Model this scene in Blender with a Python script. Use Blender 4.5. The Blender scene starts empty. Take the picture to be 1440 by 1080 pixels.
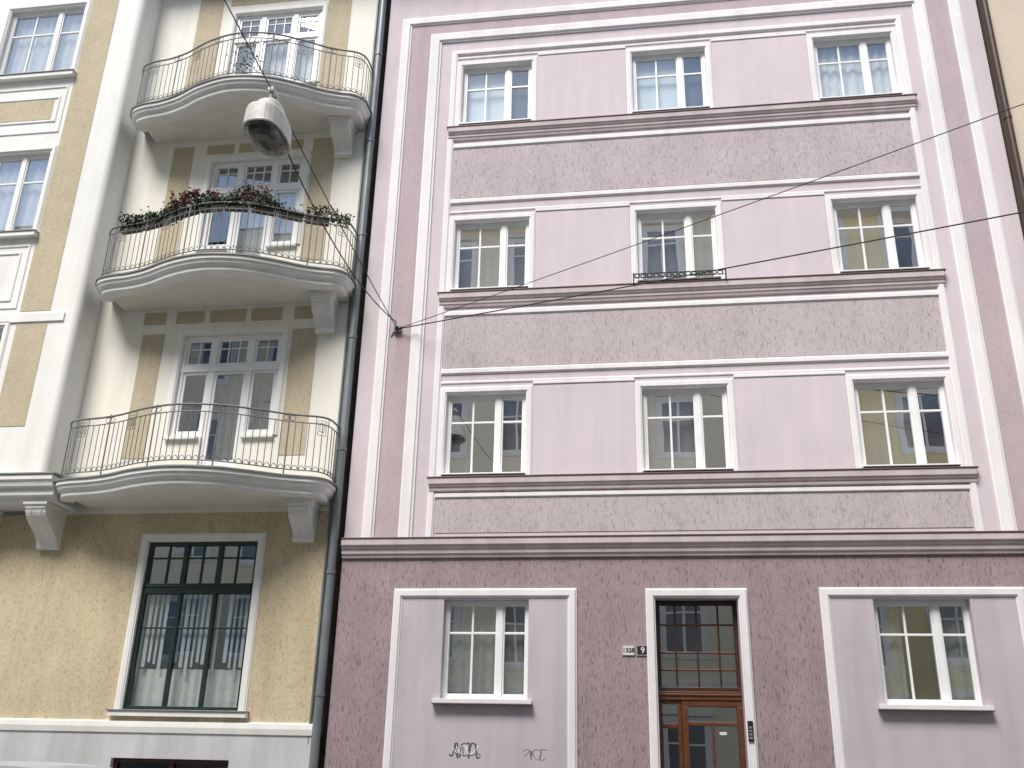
import bpy, math, random
from mathutils import Matrix, Vector
random.seed(7)
sc=bpy.context.scene
col=sc.collection
# ---------------------------------------------------------------- materials
def newmat(name):
    m=bpy.data.materials.new(name);m.use_nodes=True
    nt=m.node_tree
    return m,nt,nt.nodes["Principled BSDF"]
def N(nt,t,**kw):
    n=nt.nodes.new(t)
    for k,v in kw.items(): setattr(n,k,v)
    return n
def mapping(nt,scale=(1,1,1)):
    tc=N(nt,"ShaderNodeTexCoord");mp=N(nt,"ShaderNodeMapping")
    mp.inputs["Scale"].default_value=scale
    nt.links.new(tc.outputs["Object"],mp.inputs["Vector"])
    return mp.outputs["Vector"]
def noise(nt,vec,scale,detail=3,rough=.55,dist=0):
    n=N(nt,"ShaderNodeTexNoise")
    n.inputs["Scale"].default_value=scale;n.inputs["Detail"].default_value=detail
    n.inputs["Roughness"].default_value=rough;n.inputs["Distortion"].default_value=dist
    nt.links.new(vec,n.inputs["Vector"]);return n.outputs["Fac"]
def ramp(nt,fac,stops):
    r=N(nt,"ShaderNodeValToRGB")
    e=r.color_ramp.elements
    e[0].position=stops[0][0];e[0].color=stops[0][1]
    e[1].position=stops[-1][0];e[1].color=stops[-1][1]
    for p,c in stops[1:-1]:
        x=e.new(p);x.color=c
    nt.links.new(fac,r.inputs["Fac"]);return r.outputs["Color"]
def g(v): return (v,v,v,1)
def mul(nt,a,b,fac=1.0,mode='MULTIPLY'):
    m=N(nt,"ShaderNodeMixRGB",blend_type=mode)
    m.inputs[0].default_value=fac
    for i,s in ((1,a),(2,b)):
        if isinstance(s,tuple): m.inputs[i].default_value=s
        else: nt.links.new(s,m.inputs[i])
    return m.outputs[0]
def plaster(name,c,rough_amt=0.0,scr=(30,30,9),var=.10,bump=.15,dark=.72,streak=.06,cheap=False):
    m,nt,b=newmat(name)
    base=(c[0],c[1],c[2],1)
    v=mapping(nt)
    big=noise(nt,v,1.1,4,.72)
    cc=mul(nt,base,ramp(nt,big,[(.3,g(1-var)),(.7,g(1))]))
    if streak>0 and not cheap:
        st=noise(nt,mapping(nt,(2.6,2.6,.3)),1.3,2,.6)
        cc=mul(nt,cc,ramp(nt,st,[(.33,g(1-streak)),(.6,g(1.0))]))
    b.inputs["Roughness"].default_value=.92
    b.inputs["Specular IOR Level"].default_value=.15
    if rough_amt>0:
        vr=mapping(nt,scr)
        gn=noise(nt,vr,1.0,2,.6,.9)
        groove=ramp(nt,gn,[(.34,g(0)),(.45,g(.85)),(.7,g(1))])
        tone=ramp(nt,groove,[(0,g(dark)),(1,g(1.0))])
        cc=mul(nt,cc,tone,rough_amt)
        fine=noise(nt,v,75,1,.6)
        cc=mul(nt,cc,ramp(nt,fine,[(.35,g(.86)),(.6,g(1))]))
        bp=N(nt,"ShaderNodeBump");bp.inputs["Strength"].default_value=bump
        bp.inputs["Distance"].default_value=.008
        nt.links.new(gn,bp.inputs["Height"]);nt.links.new(bp.outputs[0],b.inputs["Normal"])
    nt.links.new(cc,b.inputs["Base Color"])
    return m
def simple(name,c,rough=.5,metal=0,spec=.5,var=.12,sc_=6):
    m,nt,b=newmat(name)
    v=mapping(nt)
    n1=noise(nt,v,sc_,1,.6)
    cc=mul(nt,(c[0],c[1],c[2],1),ramp(nt,n1,[(.3,g(1-var)),(.7,g(1))]))
    nt.links.new(cc,b.inputs["Base Color"])
    b.inputs["Roughness"].default_value=rough;b.inputs["Metallic"].default_value=metal
    b.inputs["Specular IOR Level"].default_value=spec
    return m
MAT={}
MAT['lav']=plaster("lavender_plaster",(.665,.585,.62),var=.09)
MAT['lav2']=plaster("light_lavender_plaster",(.685,.605,.645),var=.08)
MAT['pinkch']=plaster("pink_plaster",(.56,.46,.49),rough_amt=.5,scr=(34,34,14),dark=.85,bump=.25)
MAT['spand']=plaster("scratched_mauve_plaster",(.62,.54,.56),rough_amt=1,scr=(46,46,12),dark=.66,bump=.5,var=.13)
MAT['ground_pink']=plaster("scratched_dark_mauve_plaster",(.45,.345,.37),rough_amt=1,scr=(42,42,10),dark=.56,bump=.6,var=.17,streak=.1)
MAT['ground_lav']=plaster("ground_floor_lavender_plaster",(.58,.525,.57),var=.11,streak=.10)
MAT['trim']=plaster("white_trim_plaster",(.87,.84,.85),var=.07,streak=.08)
MAT['mauve']=plaster("mauve_cornice_plaster",(.64,.55,.56),var=.14,streak=.14)
MAT['flash']=simple("dark_flashing",(.17,.12,.12),.5,.2)
MAT['cream']=plaster("cream_plaster",(.88,.855,.77),var=.07,streak=.07)
MAT['creamw']=plaster("cream_white_plaster",(.88,.87,.83),var=.07,streak=.08)
MAT['ochre']=plaster("ochre_roughcast",(.64,.555,.40),rough_amt=.9,scr=(40,40,26),dark=.74,bump=.6,var=.16)
MAT['ochreg']=plaster("ochre_scratched_plaster",(.75,.635,.43),rough_amt=1,scr=(26,26,15),dark=.72,bump=.7,var=.20,streak=.12)
MAT['plinth']=plaster("grey_plinth_plaster",(.64,.64,.65),var=.14,streak=.14)
MAT['soffit']=plaster("soffit_plaster",(.87,.84,.75),var=.12)
MAT['pvc']=simple("white_window_paint",(.87,.87,.87),.35,var=.04)
MAT['green']=simple("dark_green_paint",(.018,.045,.035),.35,var=.3)
MAT['wood']=simple("red_brown_door_wood",(.14,.050,.020),.4,var=.35,sc_=14)
MAT['dwood']=simple("dark_brown_wood",(.06,.025,.015),.4,var=.3,sc_=14)
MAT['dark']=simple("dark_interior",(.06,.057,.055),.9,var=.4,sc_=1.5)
MAT['pipe']=simple("grey_blue_painted_zinc",(.24,.27,.285),.45,.3,var=.3,sc_=2)
MAT['bpipe']=simple("brown_painted_pipe",(.07,.035,.025),.5,var=.2)
MAT['iron']=simple("painted_grey_iron",(.22,.22,.21),.5,.2,var=.3,sc_=8)
MAT['black']=simple("black_cable",(.015,.015,.015),.6)
MAT['zinc']=simple("zinc_cap",(.30,.30,.29),.5,.4,var=.25)
MAT['asph']=simple("asphalt",(.07,.07,.072),.9,var=.35,sc_=30)
MAT['pave']=simple("paving",(.42,.41,.395),.9,var=.3,sc_=8)
MAT['kerb']=simple("granite_kerb",(.36,.35,.34),.85,var=.3,sc_=30)
MAT['paint']=simple("road_marking_paint",(.75,.75,.73),.7,var=.2)
MAT['yel']=plaster("yellow_facade_plaster",(.88,.77,.44),var=.06,cheap=True)
MAT['yel2']=plaster("cream_facade_plaster",(.88,.82,.64),var=.06,cheap=True)
MAT['beige']=plaster("beige_facade_plaster",(.66,.57,.46),var=.12,cheap=True)
MAT['oglass']=simple("far_window_glass",(.30,.33,.35),.12,.3,var=.4,sc_=.5)
MAT['roof']=simple("clay_roof",(.22,.08,.05),.8,var=.3)
MAT['lampw']=simple("aged_cream_enamel",(.82,.805,.75),.4,var=.22,sc_=9)
MAT['lampd']=simple("lamp_reflector",(.16,.16,.15),.25,.5,var=.6,sc_=14)
MAT['signw']=simple("white_enamel",(.75,.73,.72),.3,var=.05)
MAT['signd']=simple("dark_enamel",(.03,.02,.03),.3)
MAT['graf']=simple("grey_spray_paint",(.13,.13,.15),.8,var=.4,sc_=20)
MAT['grafw']=simple("white_spray_paint",(.82,.81,.81),.8)
MAT['carp']=simple("white_car_paint",(.82,.82,.82),.4,var=.03)
MAT['carg']=simple("car_glass",(.02,.02,.025),.05)
MAT['rubber']=simple("rubber",(.02,.02,.02),.8)
MAT['chrome']=simple("alloy",(.5,.5,.5),.3,.9)
MAT['red']=simple("tail_light_red",(.4,.01,.01),.2)
MAT['box']=simple("dark_planter",(.03,.025,.018),.7)
MAT['cur']=simple("net_curtain",(.84,.84,.82),.9,var=.12,sc_=9)
MAT['cur2']=simple("grey_net_curtain",(.38,.38,.38),.9,var=.3,sc_=9)
MAT['blind']=simple("pale_blind",(.78,.83,.84),.8,var=.05)
MAT['blindg']=simple("dark_grey_roller_blind",(.10,.11,.125),.8,var=.1)
def glassmat(name,fac,tint=(1,1,1)):
    m,nt,b=newmat(name)
    nt.nodes.remove(b);out=nt.nodes["Material Output"]
    t=N(nt,"ShaderNodeBsdfTransparent");t.inputs[0].default_value=(.90,.93,.93,1)
    gl=N(nt,"ShaderNodeBsdfGlossy");gl.inputs["Roughness"].default_value=0
    gl.inputs["Color"].default_value=(*tint,1)
    v=mapping(nt);nn=noise(nt,v,1.7,0,.4)
    bp=N(nt,"ShaderNodeBump");bp.inputs["Strength"].default_value=1;bp.inputs["Distance"].default_value=.0010
    nt.links.new(nn,bp.inputs["Height"]);nt.links.new(bp.outputs[0],gl.inputs["Normal"])
    mx=N(nt,"ShaderNodeMixShader");mx.inputs[0].default_value=fac
    nt.links.new(t.outputs[0],mx.inputs[1]);nt.links.new(gl.outputs[0],mx.inputs[2])
    nt.links.new(mx.outputs[0],out.inputs["Surface"]);return m
MAT['glass']=glassmat("coated_window_glass",.72)
MAT['glassd']=glassmat("window_glass",.42,(.92,.97,1))
MAT['glasst']=glassmat("plain_window_glass",.28,(.82,.93,1))
MAT['leaf']=simple("geranium_leaf",(.035,.075,.022),.6,var=.6,sc_=20)
MAT['leafl']=simple("light_leaf",(.08,.13,.04),.6,var=.4,sc_=20)
MAT['flower']=simple("dark_red_petals",(.20,.012,.035),.6,var=.5,sc_=20)
MAT['flowerp']=simple("pink_petals",(.40,.05,.12),.6,var=.5,sc_=20)
# ---------------------------------------------------------------- mesh tools
def empty(name,loc=(0,0,0)):
    e=bpy.data.objects.new(name,None);e.empty_display_size=.3;e.location=loc;col.objects.link(e);return e
class MB:
    def __init__(s): s.v=[];s.f=[];s.m=[];s.mats=[]
    def mi(s,k):
        if k not in s.mats: s.mats.append(k)
        return s.mats.index(k)
    def face(s,pts,k):
        n=len(s.v);s.v+= [tuple(p) for p in pts];s.f.append(tuple(range(n,n+len(pts))));s.m.append(s.mi(k))
    def box(s,x0,x1,y0,y1,z0,z1,k):
        n=len(s.v)
        s.v+=[(x0,y0,z0),(x1,y0,z0),(x1,y1,z0),(x0,y1,z0),(x0,y0,z1),(x1,y0,z1),(x1,y1,z1),(x0,y1,z1)]
        for q in ((0,1,5,4),(1,2,6,5),(2,3,7,6),(3,0,4,7),(4,5,6,7),(3,2,1,0)):
            s.f.append(tuple(n+i for i in q));s.m.append(s.mi(k))
    def prism_x(s,prof,x0,x1,ks):
        n=len(s.v);L=len(prof)
        s.v+=[(x0,y,z) for y,z in prof]+[(x1,y,z) for y,z in prof]
        for i in range(L):
            j=(i+1)%L
            s.f.append((n+i,n+L+i,n+L+j,n+j));s.m.append(s.mi(ks))
        s.f.append(tuple(n+i for i in range(L)));s.m.append(s.mi(ks))
        s.f.append(tuple(n+L+i for i in reversed(range(L))));s.m.append(s.mi(ks))
    def sweep(s,path,prof,k,y=0,closed=False):
        P=[Vector(p) for p in path];n0=len(s.v);L=len(P);K=len(prof)
        for i in range(L):
            a=P[i-1] if (i>0 or closed) else None
            b=P[(i+1)%L] if (i<L-1 or closed) else None
            def nr(u,w):
                d=(w-u).normalized();return Vector((-d.y,d.x))
            if a is None: m=nr(P[i],b)
            elif b is None: m=nr(a,P[i])
            else:
                n1=nr(a,P[i]);n2=nr(P[i],b);m=(n1+n2);m=m/m.dot(n1) if m.length>1e-6 else n1
            for o,h in prof: s.v.append((P[i].x+m.x*o,y-h,P[i].y+m.y*o))
        for i in range(L if closed else L-1):
            j=(i+1)%L
            for q in range(K-1):
                s.f.append((n0+i*K+q,n0+j*K+q,n0+j*K+q+1,n0+i*K+q+1));s.m.append(s.mi(k))
        if not closed:
            for i in (0,L-1):
                s.f.append(tuple(n0+i*K+q for q in range(K)));s.m.append(s.mi(k))
    def wall(s,x0,x1,z0,z1,y,holes,k,depth=.16,rk=None):
        rk=rk or k
        xs=sorted(set([x0,x1]+[h[0] for h in holes]+[h[1] for h in holes]))
        zs=sorted(set([z0,z1]+[h[2] for h in holes]+[h[3] for h in holes]))
        def hole(i,j):
            if i<0 or j<0 or i>=len(xs)-1 or j>=len(zs)-1: return False
            cx=(xs[i]+xs[i+1])/2;cz=(zs[j]+zs[j+1])/2
            return any(h[0]<cx<h[1] and h[2]<cz<h[3] for h in holes)
        for i in range(len(xs)-1):
            for j in range(len(zs)-1):
                a,b,c,d=xs[i],xs[i+1],zs[j],zs[j+1]
                if not hole(i,j): s.face([(a,y,c),(b,y,c),(b,y,d),(a,y,d)],k)
                else:
                    Y=y+depth
                    if not hole(i-1,j): s.face([(a,y,c),(a,Y,c),(a,Y,d),(a,y,d)],rk)
                    if not hole(i+1,j): s.face([(b,y,d),(b,Y,d),(b,Y,c),(b,y,c)],rk)
                    if not hole(i,j-1): s.face([(a,y,c),(b,y,c),(b,Y,c),(a,Y,c)],rk)
                    if not hole(i,j+1): s.face([(a,Y,d),(b,Y,d),(b,y,d),(a,y,d)],rk)
    def obj(s,name,parent=None,bevel=0,smooth=False):
        me=bpy.data.meshes.new(name);me.from_pydata(s.v,[],s.f)
        for k in s.mats: me.materials.append(MAT[k])
        for p,m in zip(me.polygons,s.m): p.material_index=m;p.use_smooth=smooth
        me.update()
        o=bpy.data.objects.new(name,me);col.objects.link(o)
        if parent: o.parent=parent;o.matrix_parent_inverse=Matrix.Translation(parent.location).inverted()
        if bevel:
            b=o.modifiers.new("bevel",'BEVEL');b.width=bevel;b.segments=2;b.limit_method='ANGLE'
            b.harden_normals=False
        return o
def tube(name,pts,r,k,parent=None,cyc=False,res=3):
    c=bpy.data.curves.new(name,'CURVE');c.dimensions='3D';c.bevel_depth=r;c.bevel_resolution=res;c.use_fill_caps=True
    pl=pts if isinstance(pts[0][0],(tuple,list,Vector)) else [pts]
    for P in pl:
        sp=c.splines.new('POLY');sp.points.add(len(P)-1)
        for i,p in enumerate(P): sp.points[i].co=(*p,1)
        sp.use_cyclic_u=cyc
    c.materials.append(MAT[k])
    o=bpy.data.objects.new(name,c);col.objects.link(o)
    if parent: o.parent=parent;o.matrix_parent_inverse=Matrix.Translation(parent.location).inverted()
    return o
def catmull(P,n=8):
    out=[];L=len(P)
    for i in range(L-1):
        p0=Vector(P[max(i-1,0)]);p1=Vector(P[i]);p2=Vector(P[i+1]);p3=Vector(P[min(i+2,L-1)])
        for t in range(n):
            t/=n
            out.append(.5*((2*p1)+(p2-p0)*t+(2*p0-5*p1+4*p2-p3)*t*t+(3*p1-p0-3*p2+p3)*t**3))
    out.append(Vector(P[-1]));return out
def sag(a,b,s,n=24):
    a=Vector(a);b=Vector(b)
    return [tuple(a.lerp(b,i/n)-Vector((0,0,s*4*(i/n)*(1-i/n)))) for i in range(n+1)]
# ---------------------------------------------------------------- windows
def pane(mb,x0,x1,z0,z1,y,k='glass'):
    a=random.uniform(-.006,.006);b=random.uniform(-.006,.006)
    w=(x1-x0)/2;h=(z1-z0)/2
    mb.face([(x0,y-a*w-b*h,z0),(x1,y+a*w-b*h,z0),(x1,y+a*w+b*h,z1),(x0,y-a*w+b*h,z1)],k)
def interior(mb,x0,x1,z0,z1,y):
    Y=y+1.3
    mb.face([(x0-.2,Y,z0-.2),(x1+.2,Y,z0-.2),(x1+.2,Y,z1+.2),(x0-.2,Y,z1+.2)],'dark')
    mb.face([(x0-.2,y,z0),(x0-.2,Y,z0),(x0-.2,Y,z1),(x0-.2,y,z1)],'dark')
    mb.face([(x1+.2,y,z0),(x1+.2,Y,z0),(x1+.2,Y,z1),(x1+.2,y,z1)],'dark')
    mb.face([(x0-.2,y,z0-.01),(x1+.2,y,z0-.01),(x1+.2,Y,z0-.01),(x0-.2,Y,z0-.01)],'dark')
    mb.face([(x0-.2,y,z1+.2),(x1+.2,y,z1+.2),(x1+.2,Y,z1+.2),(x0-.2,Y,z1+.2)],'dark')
def curtain(mb,x0,x1,z0,z1,y,k='cur',amp=.018,fr=34):
    n=max(8,int((x1-x0)/.018));ph=random.uniform(0,6)
    for i in range(n):
        a=x0+(x1-x0)*i/n;b=x0+(x1-x0)*(i+1)/n
        ya=y+amp*math.sin(a*fr+ph+1.3*math.sin(a*7));yb=y+amp*math.sin(b*fr+ph+1.3*math.sin(b*7))
        mb.face([(a,ya,z0),(b,yb,z0),(b,yb,z1),(a,ya,z1)],k)
def win3(parent,x0,x1,z0,z1,yw=0,style='cur',fk='pvc',gk='glass'):
    """casement: double-width leaf with thin muntin + single leaf, one horizontal glazing bar"""
    y0=yw+.085;y1=yw+.155
    f=MB();w=x1-x0;o=.05
    f.box(x0,x1,y0,y1,z1-o,z1,fk);f.box(x0,x1,y0,y1,z0,z0+o,fk)
    f.box(x0,x0+o,y0,y1,z0+o,z1-o,fk);f.box(x1-o,x1,y0,y1,z0+o,z1-o,fk)
    xm=x0+w*.655;f.box(xm-.045,xm+.045,y0-.006,y1,z0+o,z1-o,fk)
    s=.035
    for a,b in ((x0+o,xm-.045),(xm+.045,x1-o)):
        f.box(a,b,y0+.012,y1-.004,z1-o-s,z1-o,fk);f.box(a,b,y0+.012,y1-.004,z0+o,z0+o+s,fk)
        f.box(a,a+s*.7,y0+.012,y1-.004,z0+o+s,z1-o-s,fk);f.box(b-s*.7,b,y0+.012,y1-.004,z0+o+s,z1-o-s,fk)
    zh=z1-(z1-z0)*.335
    xt=(x0+o+xm-.045)/2
    f.box(xt-.016,xt+.016,y0+.02,y1-.01,z0+o+s,z1-o-s,fk)
    for a,b in ((x0+o+s*.7,xt-.016),(xt+.016,xm-.045-s*.7),(xm+.045+s*.7,x1-o-s*.7)):
        f.box(a,b,y0+.022,y1-.012,zh-.017,zh+.017,fk)
    f.obj("window_frame",parent,bevel=.005)
    gb=MB()
    pane(gb,x0+o,xm-.04,z0+o,z1-o,y0+.045,gk);pane(gb,xm+.04,x1-o,z0+o,z1-o,y0+.045,gk)
    gb.obj("window_glass",parent)
    it=MB();interior(it,x0,x1,z0,z1,yw+.17)
    yc=yw+.23
    if style=='cur': curtain(it,x0,x1,z0,z1,yc)
    elif style=='grey': curtain(it,x0,x1,z0,z1,yc,'cur2')
    elif style=='left': curtain(it,x0,x0+w*.64,z0,z1,yc)
    elif style=='sides':
        curtain(it,x0,x0+w*.3,z0,z1,yc,'cur2');curtain(it,x1-w*.28,x1,z0,z1,yc,'cur2')
    elif style=='bd':
        it.face([(x0,yc,z0),(x0+w*.65,yc,z0),(x0+w*.65,yc,z1),(x0,yc,z1)],'blind')
        it.face([(x0+w*.655,yc,z0),(x1,yc,z0),(x1,yc,z1),(x0+w*.655,yc,z1)],'blindg')
    it.obj("window_interior",parent)
# ================================================================= PINK BUILDING
pink=empty("pink_apartment_building")
PX0,PX1=-4.80,6.06
cols=[(-3.26,-1.95),(-.08,1.25),(3.18,4.52)]
rows=[(5.93,7.34),(9.21,10.61),(12.63,14.03)]
holes=[(a,b,c,d) for a,b in cols for c,d in rows]
w=MB();w.wall(PX0,PX1,4.66,16.6,0,holes,'lav',rk='trim')
w.obj("upper_wall",pink)
w=MB()
gh=[(-3.14,-1.85,2.55,4.0),(.02,1.20,.12,4.01),(3.09,4.40,2.55,4.0)]
w.wall(PX0,PX1,0,4.66,.0,gh,'ground_pink',depth=.30,rk='ground_lav')
w.obj("ground_floor_wall",pink)
b=MB();b.box(PX0,PX1,2.0,11,0,18.3,'lav');b.box(PX0,PX1,.005,2.0,16.6,18.3,'lav')
b.box(PX0,PX1,-.55,.004,16.6,16.95,'trim');b.prism_x([(-.6,18.3),(5.5,21.5),(11,18.3)],PX0,PX1,'roof')
b.obj("roof_and_body",pink)
p=MB()
for z0,z1 in rows:
    for a,bb in ((-1.83,-.20),(1.37,3.06)):
        p.box(a,bb,-.012,.05,z0-.0,z1+.11,'lav2')
p.obj("smooth_wall_panels",pink,bevel=.004)
p=MB()
for z0,z1 in ((5.02,5.56),(7.80,8.74),(11.10,12.14)):
    p.box(-3.35,4.61,-.010,.05,z0,z1,'spand')
p.box(-4.31,-3.945,-.008,.05,4.95,14.86,'pinkch');p.box(5.205,5.57,-.008,.05,4.95,14.86,'pinkch')
p.box(-4.31,5.57,-.008,.05,14.862,15.10,'pinkch')
p.obj("rough_plaster_panels",pink)
t=MB()
def prof(wd,out,st=.35):
    h=wd/2
    return [(-h,-.02),(-h,out*.45),(-h*.72,out*.55),(-h*.62,out),(h*.62,out),(h*.72,out*.55),(h,out*.45),(h,-.02)]
cz=4.94
t.sweep([(-4.42,cz),(-4.42,15.2),(5.68,15.2),(5.68,cz)],prof(.20,.055),'trim')
t.sweep([(-3.82,cz),(-3.82,14.75),(5.08,14.75),(5.08,cz)],prof(.23,.06),'trim')
t.sweep([(-3.43,cz),(-3.43,14.36),(4.69,14.36),(4.69,cz)],prof(.12,.04),'trim')
for z,wd in ((5.615,.09),(7.735,.11),(8.80,.11),(11.03,.11),(12.21,.11)):
    t.sweep([(-3.37,z),(4.63,z)],prof(wd,.034),'trim')
for (z0,z1) in rows:
    for a,bb in cols:
        t.sweep([(a-.06,z0),(a-.06,z1+.06),(bb+.06,z1+.06),(bb+.06,z0)],prof(.11,.030),'trim')
    for a,bb in ((-1.835,-.195),(1.365,3.065)):
        t.sweep([(a,z1+.15),(bb,z1+.15)],prof(.07,.028),'trim')
    t.sweep([(-3.37,z1+.2),(4.63,z1+.2)],prof(.05,.018),'trim')
t.obj("white_mouldings",pink,bevel=.006)
t=MB()
for z in (5.905,9.185,12.605):
    t.prism_x([(.02,z+.02),(-.115,z),(-.115,z-.018),(.02,z-.018)],-3.50,4.78,'flash')
    t.prism_x([(.02,z-.019),(-.10,z-.019),(-.10,z-.115),(-.085,z-.13),(-.07,z-.16),(-.055,z-.17),(-.055,z-.215),(-.04,z-.23),(-.03,z-.27),(.02,z-.27)] if z>6 else
              [(.02,z-.019),(-.10,z-.019),(-.10,z-.115),(-.085,z-.13),(-.07,z-.16),(-.055,z-.17),(-.05,z-.22),(.02,z-.24)],-3.47,4.75,'mauve')
z=4.93
t.prism_x([(.02,z+.03),(-.155,z),(-.155,z-.018),(.02,z-.018)],PX0,PX1+.1,'flash')
t.prism_x([(.02,z-.019),(-.14,z-.019),(-.14,z-.115),(-.115,z-.13),(-.10,z-.165),(-.075,z-.18),(-.075,z-.24),(-.05,z-.255),(-.04,z-.30),(.02,z-.30)],PX0,PX1+.1,'mauve')
t.obj("sill_cornices",pink,bevel=.004)
st=[['sides','cur','bd'],['left','cur','bd'],['left','left','cur']]
gks=['glass','glass','glasst']
for ci,(a,bb) in enumerate(cols):
    for ri,(c,d) in enumerate(rows):
        win3(pink,a,bb,c,d,0,st[ci][ri],gk=gks[ri])
s=MB()
for a,bb in cols:
    for c,d in rows: s.box(a-.02,bb+.02,-.125,.085,c-.001,c+.022,'pvc')
for a,bb in ((-3.14,-1.85),(3.09,4.40)):
    s.box(a-.09,bb+.07,-.11,.28,2.50,2.56,'trim')
    s.box(a-.10,bb+.08,-.13,.0,2.485,2.499,'flash')
s.obj("window_sills",pink,bevel=.004)
for a,bb,sty in ((-3.14,-1.85,'grey'),(3.09,4.40,'sides')):
    win3(pink,a,bb,2.56,4.0,.03,sty,gk='glassd')
p=MB()
p.wall(-3.80,-1.25,.5,4.05,-.012,[gh[0]],'ground_lav',depth=.012)
p.wall(2.48,5.03,.5,4.05,-.012,[gh[2]],'ground_lav',depth=.012)
p.obj("smooth_ground_panels",pink)
t=MB()
for a,bb in ((-3.86,-1.20),(2.43,5.08)):
    t.sweep([(a,.5),(a,4.09),(bb,4.09),(bb,.5)],prof(.14,.05),'trim')
t.sweep([(-.05,.12),(-.05,4.08),(1.28,4.08),(1.28,.12)],prof(.14,.07),'trim')
t.box(PX0,-.13,-.06,.02,0,.5,'mauve');t.box(1.36,PX1,-.06,.02,0,.5,'mauve')
t.box(-.12,1.35,-.35,.30,0,.12,'kerb')
t.obj("ground_floor_surrounds",pink,bevel=.006)
# door
d=MB();X0,X1=.02,1.20;ya,yb=.20,.27
def fr(mb,x0,x1,z0,z1,wd,y0,y1,k):
    mb.box(x0,x1,y0,y1,z1-wd,z1,k);mb.box(x0,x1,y0,y1,z0,z0+wd,k)
    mb.box(x0,x0+wd,y0,y1,z0+wd,z1-wd,k);mb.box(x1-wd,x1,y0,y1,z0+wd,z1-wd,k)
fr(d,X0,X1,2.72,4.0,.06,ya,yb,'dwood')
d.box(X0,X1,ya-.03,yb,2.60,2.72,'wood');d.box(X0,X1,ya-.045,yb,2.66,2.685,'wood')
for i,xx in enumerate((.30,.61,.92)): d.box(xx-.014,xx+.014,ya+.01,yb-.01,2.78,3.94,'dwood')
for zz in (3.02,3.26,3.66):
    for a,bb in ((.08,.286),(.314,.596),(.624,.906),(.934,1.14)): d.box(a,bb,ya+.012,yb-.012,zz-.013,zz+.013,'wood' if zz<3.5 else 'dwood')
fr(d,X0,.34,.12,2.60,.055,ya,yb,'wood');fr(d,.345,X1,.12,2.60,.085,ya-.015,yb,'wood')
for zz in (.95,2.25): d.box(X0+.055,.285,ya+.01,yb-.01,zz-.03,zz+.03,'wood')
d.box(.43,1.115,ya,yb-.01,.80,.92,'wood');d.box(.43,1.115,ya,yb-.01,2.26,2.31,'wood')
d.box(.755,.79,ya+.002,yb-.012,.92,2.26,'wood')
d.box(.43,1.115,ya+.03,yb-.02,.205,.80,'wood');d.box(X0+.055,.285,ya+.03,yb-.02,.175,.92,'wood')
d.box(.50,1.04,ya+.015,ya+.03,.28,.72,'wood')
d.obj("entrance_door",pink,bevel=.006)
gl=MB();pane(gl,X0+.05,X1-.05,2.76,3.96,ya+.04,'glassd');pane(gl,X0+.05,.29,.9,2.56,ya+.04,'glassd');pane(gl,.42,1.12,.9,2.53,ya+.045,'glassd')
gl.obj("door_glass",pink)
it=MB();interior(it,X0,X1,.12,4.0,.31);it.obj("hallway_interior",pink)
h=MB();h.box(1.135,1.16,ya-.09,ya-.07,1.0,1.5,'chrome');h.box(1.14,1.155,ya-.07,ya-.014,1.05,1.07,'chrome');h.box(1.14,1.155,ya-.07,ya-.014,1.43,1.45,'chrome')
h.box(.86,.96,ya+.035,ya+.04,2.14,2.18,'signw')
h.obj("door_handle_and_notices",pink,bevel=.003)
ic=empty("intercom");h=MB();h.box(1.225,1.30,-.092,-.07,2.05,2.32,'signd')
for i in range(4): h.box(1.24,1.285,-.097,-.092,2.08+i*.045,2.105+i*.045,'chrome')
h.obj("panel",ic,bevel=.003)
def text(body,size,loc,k,parent):
    c=bpy.data.curves.new("digits",'FONT');c.body=body;c.size=size;c.extrude=.0015;c.align_x='CENTER';c.align_y='CENTER'
    c.materials.append(MAT[k]);o=bpy.data.objects.new("digits",c);o.location=loc;o.rotation_euler=(math.pi/2,0,0);col.objects.link(o)
    o.parent=parent;c.offset=.002
for body,xx,k1,k2 in (("1328",-.385,'signw','signd'),("9",-.18,'signd','signw')):
    e=empty("house_number_sign");h=MB();h.box(xx-.09,xx+.09,-.018,0.0,3.19,3.335,k1);fr(h,xx-.086,xx+.086,3.194,3.331,.005,-.02,-.018,k2);h.obj("plate",e,bevel=.003)
    text(body,.085 if len(body)>1 else .12,(xx,-.021,3.262),k2,e)
def scrib(cx,cz,wd,ht,n,k,name,seed,r0=.007,yy=-.0145):
    r=random.Random(seed)
    pts=[(cx-wd/2+wd*i/n+r.uniform(-.03,.03),cz+r.choice((-1,1))*ht/2*r.uniform(.4,1)) for i in range(n+1)]
    P=catmull([(a,bb) for a,bb in pts],6)
    return tube(name,[(q[0],yy,q[1]) for q in P],r0,k,pink,res=1)
scrib(-2.73,1.87,.34,.13,14,'grafw',"graffiti_fill",8,.026,.008)
scrib(-2.74,1.87,.42,.20,17,'graf',"graffiti",3,.013,-.006);scrib(-2.72,1.86,.38,.14,13,'graf',"graffiti_outline",5,.010,-.006)
scrib(-1.74,1.82,.30,.16,9,'graf',"graffiti_tag",12,.005,-.010);scrib(-1.74,1.85,.32,.10,7,'graf',"graffiti_tag_line",2,.005,-.010)
cg=empty("window_guard_chain")
rings=[]
for i in range(14):
    cx=-.10+i*.104
    rings.append([(cx+.042*math.cos(a*math.pi/6),-.165+.01*(i%2),9.285+.035*math.sin(a*math.pi/6)) for a in range(12)])
tube("chain_links",rings,.011,'black',cg,cyc=True,res=2)
tube("chain_rail",[(-.16,-.16,9.325),(1.34,-.16,9.325)],.008,'black',cg);tube("chain_rail_low",[(-.16,-.16,9.245),(1.34,-.16,9.245)],.006,'black',cg)
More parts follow.
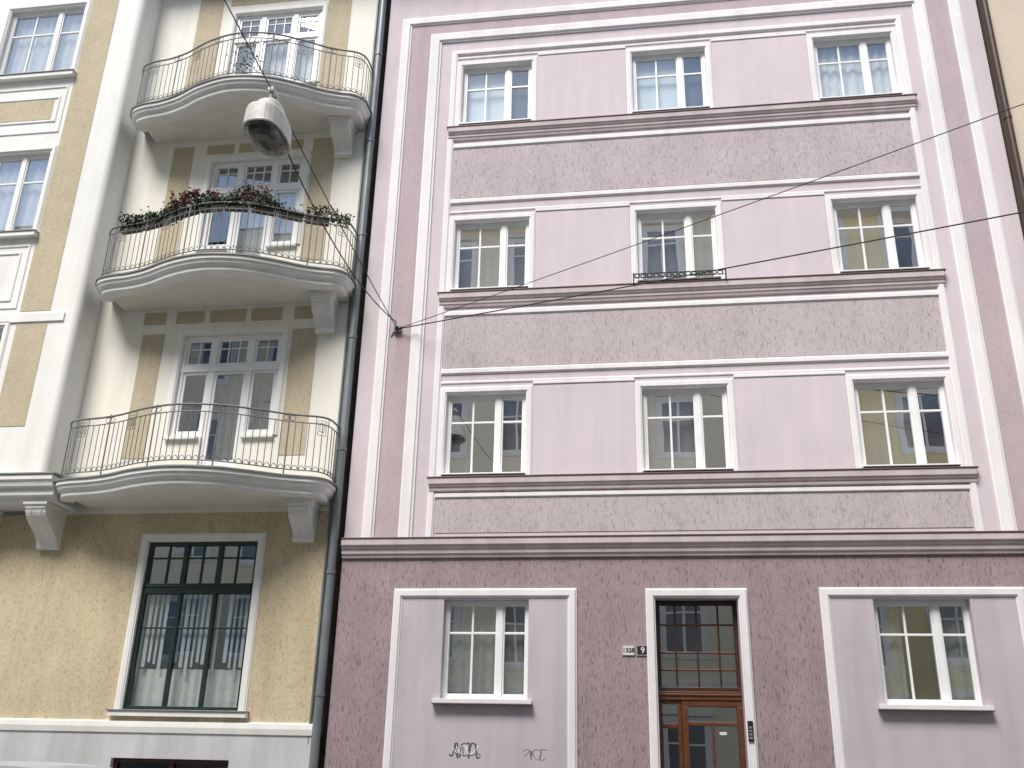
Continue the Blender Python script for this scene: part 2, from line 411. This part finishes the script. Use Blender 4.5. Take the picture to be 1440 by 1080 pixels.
tube("chain_posts",[[(x_,-.10,9.16),(x_,-.16,9.20),(x_,-.16,9.34)] for x_ in (-.16,1.34)],.010,'black',cg)
# ================================================================= DRAINPIPES
dp=empty("drainpipe")
tube("pipe",[(-4.93,-.10,0),(-4.93,-.10,18)],.065,'pipe',dp,res=6)
tube("conduit",[(-5.06,-.03,1.9),(-5.06,-.03,16.6)],.022,'pipe',dp)
tube("pipe_sockets",[[(-4.93,-.10,z-.03),(-4.93,-.10,z+.03)] for z in (2.6,4.4,6.4,8.4,10.4,12.4,14.4)],.076,'pipe',dp,res=6)
dp2=empty("drainpipe")
tube("pipe",[(6.16,-.09,0),(6.16,-.09,18)],.055,'bpipe',dp2,res=6)
tube("pipe_sockets",[[(6.16,-.09,z-.03),(6.16,-.09,z+.03)] for z in (3,6,9,12,15)],.065,'bpipe',dp2,res=6)
# ================================================================= RIGHT NEIGHBOUR
nb=empty("neighbouring_apartment_building")
w=MB();NX=6.24
nh=[(8+i*2.6,9.2+i*2.6,z,z+1.7) for i in range(3) for z in (2.4,6.0,9.6,13.2)]
w.wall(NX,16,0,16.8,0,nh,'beige');w.box(NX,16,1.8,11,0,18,'beige');w.box(NX,16,-.5,1.8,16.8,17.2,'creamw');w.prism_x([(-.5,17.2),(5.5,21),(11,17.2)],NX,16,'roof')
w.face([(NX,0,0),(NX,1.8,0),(NX,1.8,17),(NX,0,17)],'beige')
w.obj("walls_and_roof",nb)
for q in nh: win3(nb,*q,0,'cur',gk='glassd')
# ================================================================= LEFT CREAM BUILDING
cr=empty("cream_apartment_building")
LX1=-4.99
floors=[5.76,9.39,13.00]
tops=[8.60,12.24,15.80]
holes=[]
for fz,tz in zip(floors,tops):
    holes+=[(-8.04,-6.22,fz+.95,tz),(-7.46,-6.78,fz+.03,fz+.95)]
w=MB();w.wall(-9.75,LX1,5.40,16.8,0,holes,'cream',depth=.16,rk='creamw');w.obj("balcony_recess_wall",cr)
lgh=[(-8.08,-6.21,2.33,4.93),(-13.4,-11.5,2.33,4.93)]
w=MB();w.wall(-20,LX1,2.14,5.40,.0,lgh,'ochreg',depth=.14,rk='creamw')
bh=[(-8.09,-6.24,.9,1.66)]
w.wall(-20,LX1,0,2.02,-.05,bh,'plinth',depth=.2)
w.prism_x([(.02,2.20),(-.075,2.17),(-.085,2.10),(-.07,2.02),(.02,2.02)],-20,LX1,'creamw')
w.face([(LX1,-.05,0),(LX1,.3,0),(LX1,.3,2.02),(LX1,-.05,2.02)],'plinth')
w.obj("ground_floor_wall",cr)
w=MB();w.box(-20,LX1,1.9,11,0,18,'cream');w.box(-20,LX1,-.6,1.9,16.8,17.2,'creamw');w.prism_x([(-.7,17.2),(5.5,21),(11,17.2)],-20,LX1,'roof')
w.face([(LX1,0,2),(LX1,1.9,2),(LX1,1.9,17),(LX1,0,17)],'cream')
w.obj("roof_and_body",cr)
BY=-.60;BX=-9.75
bwh=[(-12.65,-11.02,14.10,15.85),(-12.65,-11.02,10.50,12.30),(-12.65,-11.12,6.95,8.62)]
w=MB();w.wall(-18,BX-.12,5.87,16.8,BY,bwh,'creamw',depth=.16)
pts=[(BX-.12+.12*math.sin(a*math.pi/12),BY+.12-.12*math.cos(a*math.pi/12)) for a in range(7)]+[(BX,.0)]
for (xa,yA),(xb,yB) in zip(pts[:-1],pts[1:]): w.face([(xa,yA,5.87),(xb,yB,5.87),(xb,yB,16.8),(xa,yA,16.8)],'creamw')
w.face([(-18,BY,5.87),(BX,BY,5.87),(BX,0,5.87),(-18,0,5.87)],'soffit')
w.obj("bay_walls",cr)
for q in bwh: win3(cr,*q,BY,'cur',gk='glassd')
o=MB();y_=BY-.008
for a,bb,c,dd in ((-10.88,-10.30,8.92,16.5),(-10.88,-10.30,6.77,8.66),(-12.5,-11.2,13.05,13.50)):
    o.box(a,bb,y_,BY+.05,c,dd,'ochre')
o.obj("bay_ochre_panels",cr)
o=MB()
o.sweep([(-12.75,12.75),(-12.75,13.8),(-10.98,13.8),(-10.98,12.75)],prof(.05,.02),'creamw',y=BY,closed=True)
o.sweep([(-12.6,13.0),(-12.6,13.55),(-11.1,13.55),(-11.1,13.0)],prof(.05,.02),'creamw',y=BY,closed=True)
for zz,dz in ((9.0,1.25),(5.98,.7)):
    o.sweep([(-12.75,zz),(-12.75,zz+dz),(-10.98,zz+dz),(-10.98,zz)],prof(.05,.02),'creamw',y=BY,closed=True)
    o.sweep([(-12.6,zz+.15),(-12.6,zz+dz-.15),(-11.13,zz+dz-.15),(-11.13,zz+.15)],prof(.05,.02),'creamw',y=BY,closed=True)
for (a,bb,c,dd) in bwh:
    o.sweep([(a-.07,c),(a-.07,dd+.07),(bb+.07,dd+.07),(bb+.07,c)],prof(.10,.03),'creamw',y=BY)
    o.box(a-.15,bb+.15,BY-.12,BY+.08,c-.09,c-.005,'creamw');o.box(a-.16,bb+.16,BY-.14,BY,c-.004,c+.014,'zinc')
o.box(-18,-10.0,BY-.03,BY+.02,8.70,8.86,'creamw')
o.obj("bay_mouldings",cr,bevel=.005)
o=MB()
o.prism_x([(.02,5.92),(-.84,5.89),(-.84,5.86),(.02,5.86)],-18,-9.42,'zinc')
o.prism_x([(.01,5.858),(-.82,5.858),(-.82,5.78),(-.79,5.76),(-.77,5.68),(-.70,5.66),(-.70,5.55),(-.63,5.53),(-.60,5.47),(.01,5.47)],-18,-9.46,'creamw')
o.obj("bay_ledge",cr,bevel=.005)
def bracket(mb,x0,x1,zt,dep,ht,k='creamw'):
    P=[(0.01,zt),(-dep,zt),(-dep,zt-.10)]
    for i in range(11):
        a=i/10;P.append((-dep+.02-(-dep*.80+.02)*a-.05*math.sin(a*math.pi*2),zt-.12-(ht-.17)*a))
    P+=[(-.12,zt-ht+.02),(-.08,zt-ht),(0.01,zt-ht)]
    mb.prism_x(P,x0,x1,k)
    mb.box(x0-.03,x1+.03,-dep-.03,.01,zt-.05,zt-.002,k)
    for xx in (x0+(x1-x0)*.22,x0+(x1-x0)*.72):
        Q=[(y-.012,z-.0) for y,z in P[2:-3]]+[(0,zt-ht+.06),(0,zt-.1)]
        mb.prism_x(Q,xx,xx+(x1-x0)*.08,k)
o=MB()
bracket(o,-9.98,-9.62,5.468,.60,.66);bracket(o,-11.16,-10.80,5.468,.60,.66);bracket(o,-12.6,-12.24,5.468,.60,.66)
for fz in floors: bracket(o,-5.62,-5.27,fz-.315,.42,.56)
o.obj("console_brackets",cr,bevel=.008)
o=MB()
P=[(-8.83,-8.42,6.35,8.65),(-6.06,-5.60,6.35,8.65),(-8.86,-8.44,8.84,9.08),(-8.25,-7.72,8.84,9.08),(-7.62,-6.95,8.84,9.08),(-6.85,-6.28,8.84,9.08),(-6.06,-5.60,8.84,9.08),
   (-8.88,-8.46,10.0,12.62),(-6.08,-5.64,10.0,12.62),(-8.2,-7.65,12.42,12.62),(-7.55,-6.9,12.42,12.62),(-6.8,-6.28,12.42,12.62),
   (-8.88,-8.36,13.7,16.4),(-6.10,-5.62,13.7,16.4),(-8.2,-6.3,16.05,16.3)]
for a,bb,c,dd in P: o.box(a,bb,-.008,.05,c,dd,'ochre')
o.obj("ochre_panels",cr)
for i,(fz,tz) in enumerate(zip(floors,tops)):
    f=MB();y0,y1=.06,.14;k='pvc';zs=fz+.95;zt=tz-.62
    xa,xb,xc,xd=-8.04,-7.46,-6.78,-6.22
    f.box(xa,xd,y0,y1,tz-.06,tz,k);f.box(xa,xd,y0-.02,y1,zt-.06,zt+.06,k)
    for a,bb in ((xa,xa+.06),(xd-.06,xd),(xb-.05,xb+.05),(xc-.05,xc+.05)):
        f.box(a,bb,y0-.01,y1,zt+.06,tz-.06,k);f.box(a,bb,y0-.01,y1,zs if a in(xa,xd-.06) else fz+.03,zt-.06,k)
    f.box(xa+.06,xb-.05,y0,y1,zs,zs+.08,k);f.box(xc+.05,xd-.06,y0,y1,zs,zs+.08,k)
    L=[(xa+.06,xb-.05),(xb+.05,xc-.05),(xc+.05,xd-.06)]
    for j,(a,bb) in enumerate(L):
        fr(f,a,bb,zt+.06,tz-.06,.045,y0+.01,y1-.01,k)
        n=3 if j==1 else 2
        for q in range(1,n): 
            xx=a+(bb-a)*q/n;f.box(xx-.011,xx+.011,y0+.02,y1-.02,zt+.105,tz-.105,k)
        f.box(a+.045,bb-.045,y0+.024,y1-.024,tz-.25,tz-.228,k)
        zb=zs+.08 if j!=1 else fz+.03
        fr(f,a,bb,zb,zt-.06,.05,y0+.01,y1-.01,k)
        if j==1: f.box(a+.05,bb-.05,y0+.015,y1-.015,fz+.08,fz+.55,k)
    f.obj("balcony_door_frame",cr,bevel=.005)
    gb=MB()
    for j,(a,bb) in enumerate(L):
        pane(gb,a+.02,bb-.02,zt+.08,tz-.08,.10,'glasst');pane(gb,a+.02,bb-.02,(zs+.1) if j!=1 else fz+.5,zt-.08,.10,'glassd' if i==0 else 'glasst')
    gb.obj("balcony_door_glass",cr)
    it=MB();interior(it,xa,xd,fz+.03,tz,.17)
    if i==0: curtain(it,xb,xc,fz+.1,tz-.6,.30,'cur2');curtain(it,xc,xd,fz+.9,tz-.6,.28,'cur2')
    elif i==1: curtain(it,xb-.1,xd,fz+.5,tz-.7,.28,'cur')
    else: curtain(it,xa,xd,fz+.5,tz-.6,.28,'cur')
    it.obj("room_interior",cr)
    s=MB();s.box(xa-.05,xb-.04,-.07,.08,zs-.05,zs-.003,'creamw');s.box(xc+.04,xd+.05,-.07,.08,zs-.05,zs-.003,'creamw')
    s.sweep([(xa-.06,zs),(xa-.06,tz+.06),(xd+.06,tz+.06),(xd+.06,zs)],prof(.11,.03),'creamw')
    s.obj("balcony_door_surround",cr,bevel=.004)
s=MB();s.sweep([(-8.14,2.33),(-8.14,4.99),(-6.15,4.99),(-6.15,2.33)],prof(.13,.03),'creamw')
s.box(-8.25,-6.05,-.10,.10,2.25,2.325,'creamw');s.box(-8.27,-6.03,-.12,.06,2.326,2.345,'zinc');s.obj("ground_window_surround",cr,bevel=.004)
for X0,X1 in ((-8.08,-6.21),(-13.4,-11.5)):
    f=MB();z0,z1=2.345,4.93;y0,y1=.05,.12;k='green'
    fr(f,X0,X1,z0,z1,.06,y0,y1,k);f.box(X0+.06,X1-.06,y0-.02,y1,4.10,4.26,k);f.box(X0+.06,X1-.06,y0-.035,y1,4.20,4.23,k)
    W=X1-X0-.12
    for q in (1,2):
        xx=X0+.06+W*q/3;f.box(xx-.03,xx+.03,y0-.006,y1,z0+.06,4.10,k)
        f.box(xx-.035,xx+.035,y0-.006,y1,4.26,z1-.06,k)
    for q in range(3):
        a=X0+.06+W*q/3+.035;bb=X0+.06+W*(q+1)/3-.035
        f.box((a+bb)/2-.012,(a+bb)/2+.012,y0+.01,y1-.01,4.26,z1-.06,k)
        f.box(a,bb,y0+.014,y1-.014,4.66,4.685,k);f.box(a,bb,y0+.014,y1-.014,3.56,3.585,k)
    f.obj("green_window_frame",cr,bevel=.004)
    gb=MB()
    for q in range(3):
        a=X0+.06+W*q/3;bb=X0+.06+W*(q+1)/3;pane(gb,a,bb,z0+.05,4.11,.09,'glasst');pane(gb,a,bb,4.25,z1-.05,.09,'glassd')
    gb.obj("green_window_glass",cr)
    it=MB();interior(it,X0,X1,z0,z1,.15)
    curtain(it,X0,X1,z0,z0+.62,.24,'cur')
    n=21
    for q in range(n):
        xx=X0+(X1-X0)*(q+.5)/n
        if q in (5,15): continue
        an=.021+.006*math.sin(q*1.7)
        zb=z0+.50+.22*abs(math.sin(q*.7))
        it.face([(xx-an,.165,zb),(xx+an,.18,zb),(xx+an,.18,z1-.75),(xx-an,.165,z1-.75)],'blind')
    it.obj("blinds_and_interior",cr)
f=MB();fr(f,-8.09,-6.24,.9,1.66,.06,.03,.10,'dwood');f.box(-7.2,-7.13,.03,.10,.96,1.6,'dwood');f.face([(-8.05,.08,.92),(-6.28,.08,.92),(-6.28,.08,1.64),(-8.05,.08,1.64)],'carg');f.obj("basement_window",cr)
# ---- balconies
ctrl=[(-9.52,-.55),(-9.36,-.78),(-9.10,-.88),(-8.75,-.93),(-8.35,-1.05),(-7.85,-1.28),(-7.35,-1.42),(-6.95,-1.43),(-6.5,-1.34),(-6.05,-1.12),(-5.68,-.90),(-5.4,-.78),(-5.16,-.70),(-5.02,-.57),(-4.98,-.40),(-4.98,-.02)]
plan=catmull(ctrl,6)
def offset(pl,d):
    out=[]
    for i,p in enumerate(pl):
        a=pl[max(0,i-1)];b_=pl[min(len(pl)-1,i+1)];t_=(b_-a).normalized();n_=Vector((-t_.y,t_.x))*-1
        out.append(p+n_*d)
    return out
n_test=offset(plan,.1)[len(plan)//2]
sgn=1 if n_test.y<plan[len(plan)//2].y else -1
def resample(pl,step):
    L=[0]
    for a,b_ in zip(pl[:-1],pl[1:]): L.append(L[-1]+(b_-a).length)
    n=int(L[-1]/step);out=[]
    for i in range(n+1):
        s_=L[-1]*i/n;j=0
        while j<len(L)-2 and L[j+1]<s_: j+=1
        t_=(s_-L[j])/(L[j+1]-L[j]);out.append(pl[j].lerp(pl[j+1],t_))
    return out
for bi,fz in enumerate(floors):
    pf=[(-.30,-.27),(-.10,-.27),(-.085,-.25),(-.085,-.19),(-.05,-.175),(-.02,-.145),(-.008,-.10),(.02,-.085),(.02,-.026)]
    m=MB();rings=[offset(plan,sgn*o_) for o_,_ in pf]
    K=len(pf)
    for i in range(len(plan)-1):
        for q in range(K-1):
            a=rings[q][i];b_=rings[q][i+1];c=rings[q+1][i+1];dd=rings[q+1][i]
            m.face([(a.x,a.y,fz+pf[q][1]),(b_.x,b_.y,fz+pf[q][1]),(c.x,c.y,fz+pf[q+1][1]),(dd.x,dd.y,fz+pf[q+1][1])],'creamw')
        a=rings[0][i];b_=rings[0][i+1]
        m.face([(a.x,a.y,fz-.24),(b_.x,b_.y,fz-.24),(b_.x,.01,fz-.24),(a.x,.01,fz-.24)],'soffit')
        m.face([(a.x,a.y,fz-.24),(b_.x,b_.y,fz-.24),(b_.x,b_.y,fz-.27),(a.x,a.y,fz-.27)],'creamw')
    m.obj("balcony_slab_edge",cr)
    m=MB();m.box(-5.66,-5.23,-.46,.01,fz-.316,fz-.235,'creamw');m.obj("bracket_cap",cr,bevel=.006)
    m=MB();r1=offset(plan,sgn*.045)
    for i in range(len(plan)-1):
        a=r1[i];b_=r1[i+1]
        m.face([(a.x,a.y,fz-.025),(b_.x,b_.y,fz-.025),(b_.x,b_.y,fz),(a.x,a.y,fz)],'zinc')
        m.face([(a.x,a.y,fz),(b_.x,b_.y,fz),(b_.x,.01,fz),(a.x,.01,fz)],'zinc')
        m.face([(a.x,a.y,fz-.025),(b_.x,b_.y,fz-.025),(b_.x,b_.y+.07,fz-.025),(a.x,a.y+.07,fz-.025)],'zinc')
    m.obj("balcony_floor",cr)
    base=resample(offset(plan,sgn*-.03)[1:],.104)
    up=lambda z:[(p_.x,p_.y,fz+z) for p_ in base]
    tube("top_rail",up(1.00),.016,'iron',cr);tube("second_rail",up(.88),.009,'iron',cr);tube("bottom_rail",up(.10),.010,'iron',cr)
    bars=[];posts=[];orn=[]
    n=len(base)
    for i,p_ in enumerate(base):
        if i%10==0 or i==n-1: posts.append([(p_.x,p_.y,fz-.01),(p_.x,p_.y,fz+1.03)])
        elif i%10 in (4,6): bars.append([(p_.x,p_.y,fz+.10),(p_.x,p_.y,fz+1.0)])
        else: bars.append([(p_.x,p_.y,fz+.10),(p_.x,p_.y,fz+.88)])
        if i%10==4 and i+2<n:
            q=base[i+2]
            for a_,z0,z1 in ((.18,.70,.94),(.32,.76,.90)):
                A=p_.lerp(q,a_);B=p_.lerp(q,1-a_)
                orn.append([(A.x,A.y,fz+z0),(A.x,A.y,fz+z1),(B.x,B.y,fz+z1),(B.x,B.y,fz+z0),(A.x,A.y,fz+z0)])
        if i<n-1:
            q=base[i+1]
            orn.append([(*(p_.lerp(q,t_/6)),fz+.10+.075*math.sin(math.pi*t_/6)) for t_ in range(7)])
        if i%10==0 and i+3<n and i>0:
            for s_ in (-1,1):
                q=base[i+s_];orn.append([(*(p_.lerp(q,.5+.42*math.cos(t_*math.pi/5))),fz+.94+.045*math.sin(t_*math.pi/5)) for t_ in range(11)])
    tube("railing_bars",bars,.0075,'iron',cr,res=0);tube("railing_posts",posts,.013,'iron',cr,res=1);tube("railing_ornament",orn,.006,'iron',cr,res=0)
# ---- flower boxes on the middle balcony
fb=empty("flower_box")
fz=floors[1];pl=resample(offset(plan,sgn*-.10)[11:-8],.05)
m=MB();n=len(pl)
for i in range(0,n-8,9):
    a=pl[i];b_=pl[min(i+8,n-1)];t_=(b_-a).normalized();nn=Vector((-t_.y,t_.x))*.06
    V=[(a-nn),(b_-nn),(b_+nn),(a+nn)]
    lo=[(q.x,q.y,fz+.90) for q in V];hi=[(q.x,q.y,fz+1.03) for q in V]
    for s_ in range(4): m.face([lo[s_],lo[(s_+1)%4],hi[(s_+1)%4],hi[s_]],'box')
    m.face(lo,'box');m.face(hi,'box')
m.obj("planters",fb)
m=MB();R=random.Random(4)
def leafq(mb,c,s,k):
    u=Vector((R.gauss(0,1),R.gauss(0,1),R.gauss(0,1))).normalized();v=u.cross(Vector((R.gauss(0,1),R.gauss(0,1),R.gauss(0,1)))).normalized()
    c=Vector(c);mb.face([c-u*s,c+v*s*.6,c+u*s,c-v*s*.6],k)
for i,p_ in enumerate(pl):
    fx=i/n
    dens=1.0 if fx<.72 else (.12 if fx<.82 else .5)
    hgt=.15+.05*math.sin(fx*23)+.05*math.sin(fx*57+1)+.03*math.sin(fx*131)
    if .24<fx<.42 or .55<fx<.66: hgt+=.10
    for q in range(int(64*dens)):
        z=fz+1.04+R.uniform(-.09,max(.05,hgt));leafq(m,(p_.x+R.gauss(0,.05),p_.y+R.gauss(0,.06),z),R.uniform(.020,.036),'leaf' if R.random()<.82 else 'leafl')
    isfl=(.26<fx<.40) or (.45<fx<.50) or (.57<fx<.68) or R.random()<.05
    if isfl:
        for cl in range(3):
            c=(p_.x+R.gauss(0,.05),p_.y-.05+R.gauss(0,.05),fz+1.08+R.uniform(-.04,hgt+.03))
            for q in range(14): leafq(m,(c[0]+R.gauss(0,.024),c[1]+R.gauss(0,.02),c[2]+R.gauss(0,.024)),R.uniform(.014,.026),'flower' if R.random()<.9 else 'flowerp')
m.obj("geranium_foliage",fb)
pp=empty("potted_plant");m=MB()
m.prism_x([(-1.1,13.0),(-.86,13.0),(-.82,13.30),(-1.14,13.30)],-7.35,-7.05,'box')
for q in range(260):
    a=R.uniform(0,6.28);r_=abs(R.gauss(0,.20));leafq(m,(-7.2+r_*math.cos(a),-.98+r_*.6*math.sin(a),13.35+R.uniform(0,.95)*(1-r_*.8)),R.uniform(.018,.032),'leafl')
m.obj("plant",pp)
# ================================================================= STREET LAMP (catenary)
cx,cy,czz=-4.36,-5.5,8.54
lp=empty("street_lamp",(cx,cy,czz))
m=MB();SEG=32
def ring(wx,wy,z,off=0,e=2.8):
    out=[]
    for i in range(SEG):
        a=2*math.pi*i/SEG;ca,sa=math.cos(a),math.sin(a)
        r=(abs(ca)**e+abs(sa)**e)**(-1/e)
        out.append((cx+wx*r*ca,cy+off+wy*r*sa,czz+z))
    return out
RR=[(.08,.14,.43,.05),(.125,.20,.42,.04),(.145,.24,.37,.03),(.155,.26,.29,.02),(.165,.28,.27,.01),(.205,.33,.24,.0),(.222,.35,.20,0),(.23,.36,.06,0),(.232,.365,-.02,0),(.24,.37,-.035,0),(.235,.365,-.05,0),(.205,.335,-.04,0)]
rs=[ring(*q) for q in RR]
m.face(rs[0],'lampw')
for a,b_ in zip(rs[:-1],rs[1:]):
    for i in range(SEG):
        j=(i+1)%SEG;m.face([a[i],a[j],b_[j],b_[i]],'lampw')
m.obj("housing",lp,smooth=False)
m=MB();rs=[ring(*q) for q in [(.205,.335,-.04,0),(.195,.32,-.07,0),(.17,.28,-.11,0),(.12,.21,-.14,0),(.05,.10,-.155,0)]]
for a,b_ in zip(rs[:-1],rs[1:]):
    for i in range(SEG):
        j=(i+1)%SEG;m.face([a[i],a[j],b_[j],b_[i]],'lampd')
m.face(rs[-1],'lampd');m.obj("lens",lp)
m=MB();m.box(cx-.05,cx+.05,cy-.10,cy+.12,czz+.42,czz+.46,'zinc');m.box(cx-.02,cx+.02,cy-.06,cy-.03,czz+.46,czz+.60,'zinc');m.box(cx-.02,cx+.02,cy+.05,cy+.08,czz+.46,czz+.60,'zinc')
m.box(cx-.035,cx+.035,cy-.09,cy+.11,czz+.59,czz+.64,'lampw');m.obj("suspension_clamp",lp,bevel=.006)
lz=czz+.615
wr=empty("overhead_wire")
A=(-4.17,-.06,8.54)
tube("span_wire",sag((cx,cy,lz),A,.06),.007,'black',wr)
tube("span_wire_rear",sag((cx,cy,lz),(-4.5,-16.98,10.4),.12),.007,'black',wr)
tube("feed_cable",sag((cx,cy+.3,czz+.25),(-4.19,-.08,8.66),.32),.009,'black',wr)
tube("cable_tail",[(-4.19,-.08,8.66),(-4.24,-.03,8.5),(-4.28,-.015,8.42)],.009,'black',wr)
m=MB();m.box(-4.23,-4.11,-.075,.0,8.48,8.60,'iron');m.obj("wall_anchor",wr,bevel=.004)
tube("anchor_eye",[(-4.17+.03*math.cos(a*.628),-.09,8.54+.03*math.sin(a*.628)) for a in range(10)],.009,'black',wr,cyc=True)
wr2=empty("overhead_wire");tube("wire",sag(A,(47,-16.98,8.9),.35,60),.010,'black',wr2)
wr3=empty("overhead_wire");tube("wire",sag(A,(24.5,-16.98,9.6),.30,60),.006,'black',wr3)
# ================================================================= OPPOSITE SIDE
def opposite(x0,x1,k,hgt,nm):
    op=empty(nm);m=MB();Y=-17.0
    m.box(x0,x1,Y-10,Y,0,hgt,k);m.prism_x([(Y+.6,hgt+.35),(Y-5,hgt+3.2),(Y-10,hgt+.35)],x0,x1,'roof')
    m.box(x0,x1,Y,Y+.5,hgt-.35,hgt+.3,'creamw');m.box(x0,x1,Y,Y+.15,3.9,4.1,'creamw')
    xx=x0+1.2
    while xx<x1-2:
        for z in (1.3,4.9,8.3,11.7,15.1,18.3):
            if z+2.2<hgt:
                fr(m,xx-.16,xx+1.36,z-.1,z+2.15,.16,Y,Y+.06,'creamw')
                m.box(xx,xx+1.2,Y,Y+.012,z+.06,z+1.99,'oglass')
                fr(m,xx,xx+1.2,z+.06,z+1.99,.07,Y+.012,Y+.04,'pvc');m.box(xx+.56,xx+.64,Y+.012,Y+.04,z+.13,z+1.92,'pvc');m.box(xx+.07,xx+.56,Y+.012,Y+.035,z+1.3,z+1.36,'pvc');m.box(xx+.64,xx+1.13,Y+.012,Y+.035,z+1.3,z+1.36,'pvc')
                m.box(xx-.2,xx+1.4,Y+.06,Y+.2,z+2.18,z+2.28,'creamw')
        xx+=2.7
    m.obj("facade_and_roof",op)
opposite(-26,-9,'yel2',20.6,"opposite_apartment_building")
opposite(-8.98,4.5,'yel2',21.3,"opposite_apartment_building")
opposite(4.52,28,'yel',20.8,"opposite_apartment_building")
# ================================================================= STREET
def sheet(name,x0,x1,y0,y1,z,k):
    m=MB();m.face([(x0,y0,z),(x1,y0,z),(x1,y1,z),(x0,y1,z)],k);return m.obj(name)
sheet("ground",-400,400,-400,400,-.15,'pave')
sheet("road",-80,80,-14.3,-2.6,-.138,'asph')
pv=empty("pavement")
m=MB();m.box(-80,80,-2.45,.3,-.3,-.001,'pave');m.box(-80,80,-2.6,-2.452,-.3,.004,'kerb');m.obj("near_slabs",pv,bevel=.01)
m=MB();m.box(-80,80,-17.0,-14.45,-.3,-.001,'pave');m.box(-80,80,-14.448,-14.3,-.3,.004,'kerb');m.obj("far_slabs",pv,bevel=.01)
rm=empty("road_markings");m=MB()
for i in range(-20,20):
    m.face([(i*4,-8.5,-.133),(i*4+2,-8.5,-.133),(i*4+2,-8.38,-.133),(i*4,-8.38,-.133)],'paint')
m.obj("centre_dashes",rm)
# ================================================================= PARKED CAR
car=empty("parked_car",(-7.9,-3.7,-.135))
cxx,cyy,g0=-8.0,-3.75,-.135
H=1.72
prof_=[(-2.2,.35),(-2.2,.75),(-2.05,.98),(-1.2,1.08),(-.45,1.58),(.1,1.68),(1.0,H),(1.7,1.69),(1.98,1.50),(2.16,1.05),(2.2,.8),(2.2,.35)]
m=MB()
def carsec(yv):
    out=[]
    for x_,z_ in prof_:
        inset=max(0,(z_-1.0))*.30
        yy=yv*(1-inset*.55);edge=abs(yv)>.7
        out.append((cxx+x_*(.985 if edge else 1),cyy+yy,g0+(z_-(.035 if edge and z_>1 else 0))))
    return out
ys=[-.88,-.80,-.5,0,.5,.80,.88];S=[carsec(v) for v in ys]
for a,b_ in zip(S[:-1],S[1:]):
    for i in range(len(prof_)):
        j=(i+1)%len(prof_)
        k='carg' if (i==3 and abs(a[0][1]-cyy)<.81 and abs(b_[0][1]-cyy)<.81) or (i==8) else 'carp'
        m.face([a[i],b_[i],b_[j],a[j]],k)
m.face(S[0],'carp');m.face(S[-1],'carp')
m.obj("body",car)
for sy in (-1,1):
    m=MB()
    for P_ in ([(-.98,1.06),(-.40,1.46),(.05,1.54),(.05,1.04)],[(.12,1.04),(.12,1.545),(.95,1.56),(.95,1.04)],[(1.02,1.04),(1.02,1.56),(1.6,1.50),(1.85,1.08)]):
        q=[]
        for x_,z_ in P_: q.append((cxx+x_,cyy+sy*(.88*(1-max(0,z_-1)*.30*.55)+.006),g0+z_))
        m.face(q,'carg')
    m.obj("side_windows",car)
    for wx in (-1.38,1.38):
        tube("tyre",[(cxx+wx,cyy+sy*.72,g0+.32),(cxx+wx,cyy+sy*.90,g0+.32)],.32,'rubber',car,res=8)
        tube("wheel_rim",[(cxx+wx,cyy+sy*.80,g0+.32),(cxx+wx,cyy+sy*.908,g0+.32)],.2,'chrome',car,res=8)
    m=MB();m.box(cxx+2.12,cxx+2.215,cyy+sy*.72-.1,cyy+sy*.72+.1,g0+.85,g0+1.12,'red');m.box(cxx-2.215,cxx-2.0,cyy+sy*.68-.14,cyy+sy*.68+.14,g0+.68,g0+.84,'chrome');m.obj("lights",car,bevel=.02)
# ================================================================= LIGHT
wd=bpy.data.worlds.new("World");sc.world=wd;wd.use_nodes=True;nt=wd.node_tree
bg=nt.nodes["Background"];sky=nt.nodes.new("ShaderNodeTexSky");sky.sky_type='NISHITA';sky.sun_disc=False
EL,AZ=math.radians(54),math.radians(200)
sky.sun_elevation=EL;sky.sun_rotation=AZ;sky.dust_density=1.0;sky.air_density=1.0;sky.altitude=200
nt.links.new(sky.outputs[0],bg.inputs[0]);bg.inputs[1].default_value=.15
sd=bpy.data.lights.new("sun",'SUN');sd.energy=4.9;sd.angle=math.radians(26);sd.color=(1,.955,.89)
so=bpy.data.objects.new("sun",sd);col.objects.link(so)
dirv=Vector((math.sin(AZ)*math.cos(EL),math.cos(AZ)*math.cos(EL),math.sin(EL)))
so.rotation_euler=dirv.to_track_quat('Z','Y').to_euler();so.location=(0,-10,30)
# ================================================================= CAMERA
cd=bpy.data.cameras.new("camera");cam=bpy.data.objects.new("camera",cd);col.objects.link(cam);sc.camera=cam
cd.sensor_fit='HORIZONTAL';cd.sensor_width=36;cd.lens=1357/1440*36;cd.clip_end=2000;cd.clip_start=.05
XX=Vector((.98989,.03208,.13820)).normalized();ZZ=Vector((.02196,.92778,-.37249)).normalized();YY=ZZ.cross(XX).normalized();XX=YY.cross(ZZ)
R3=Matrix((XX,YY,ZZ));cam.matrix_world=Matrix.Translation((0,-14.5,1.6))@R3.to_4x4()
sc.view_settings.view_transform='Standard';sc.view_settings.look='None';sc.view_settings.exposure=0
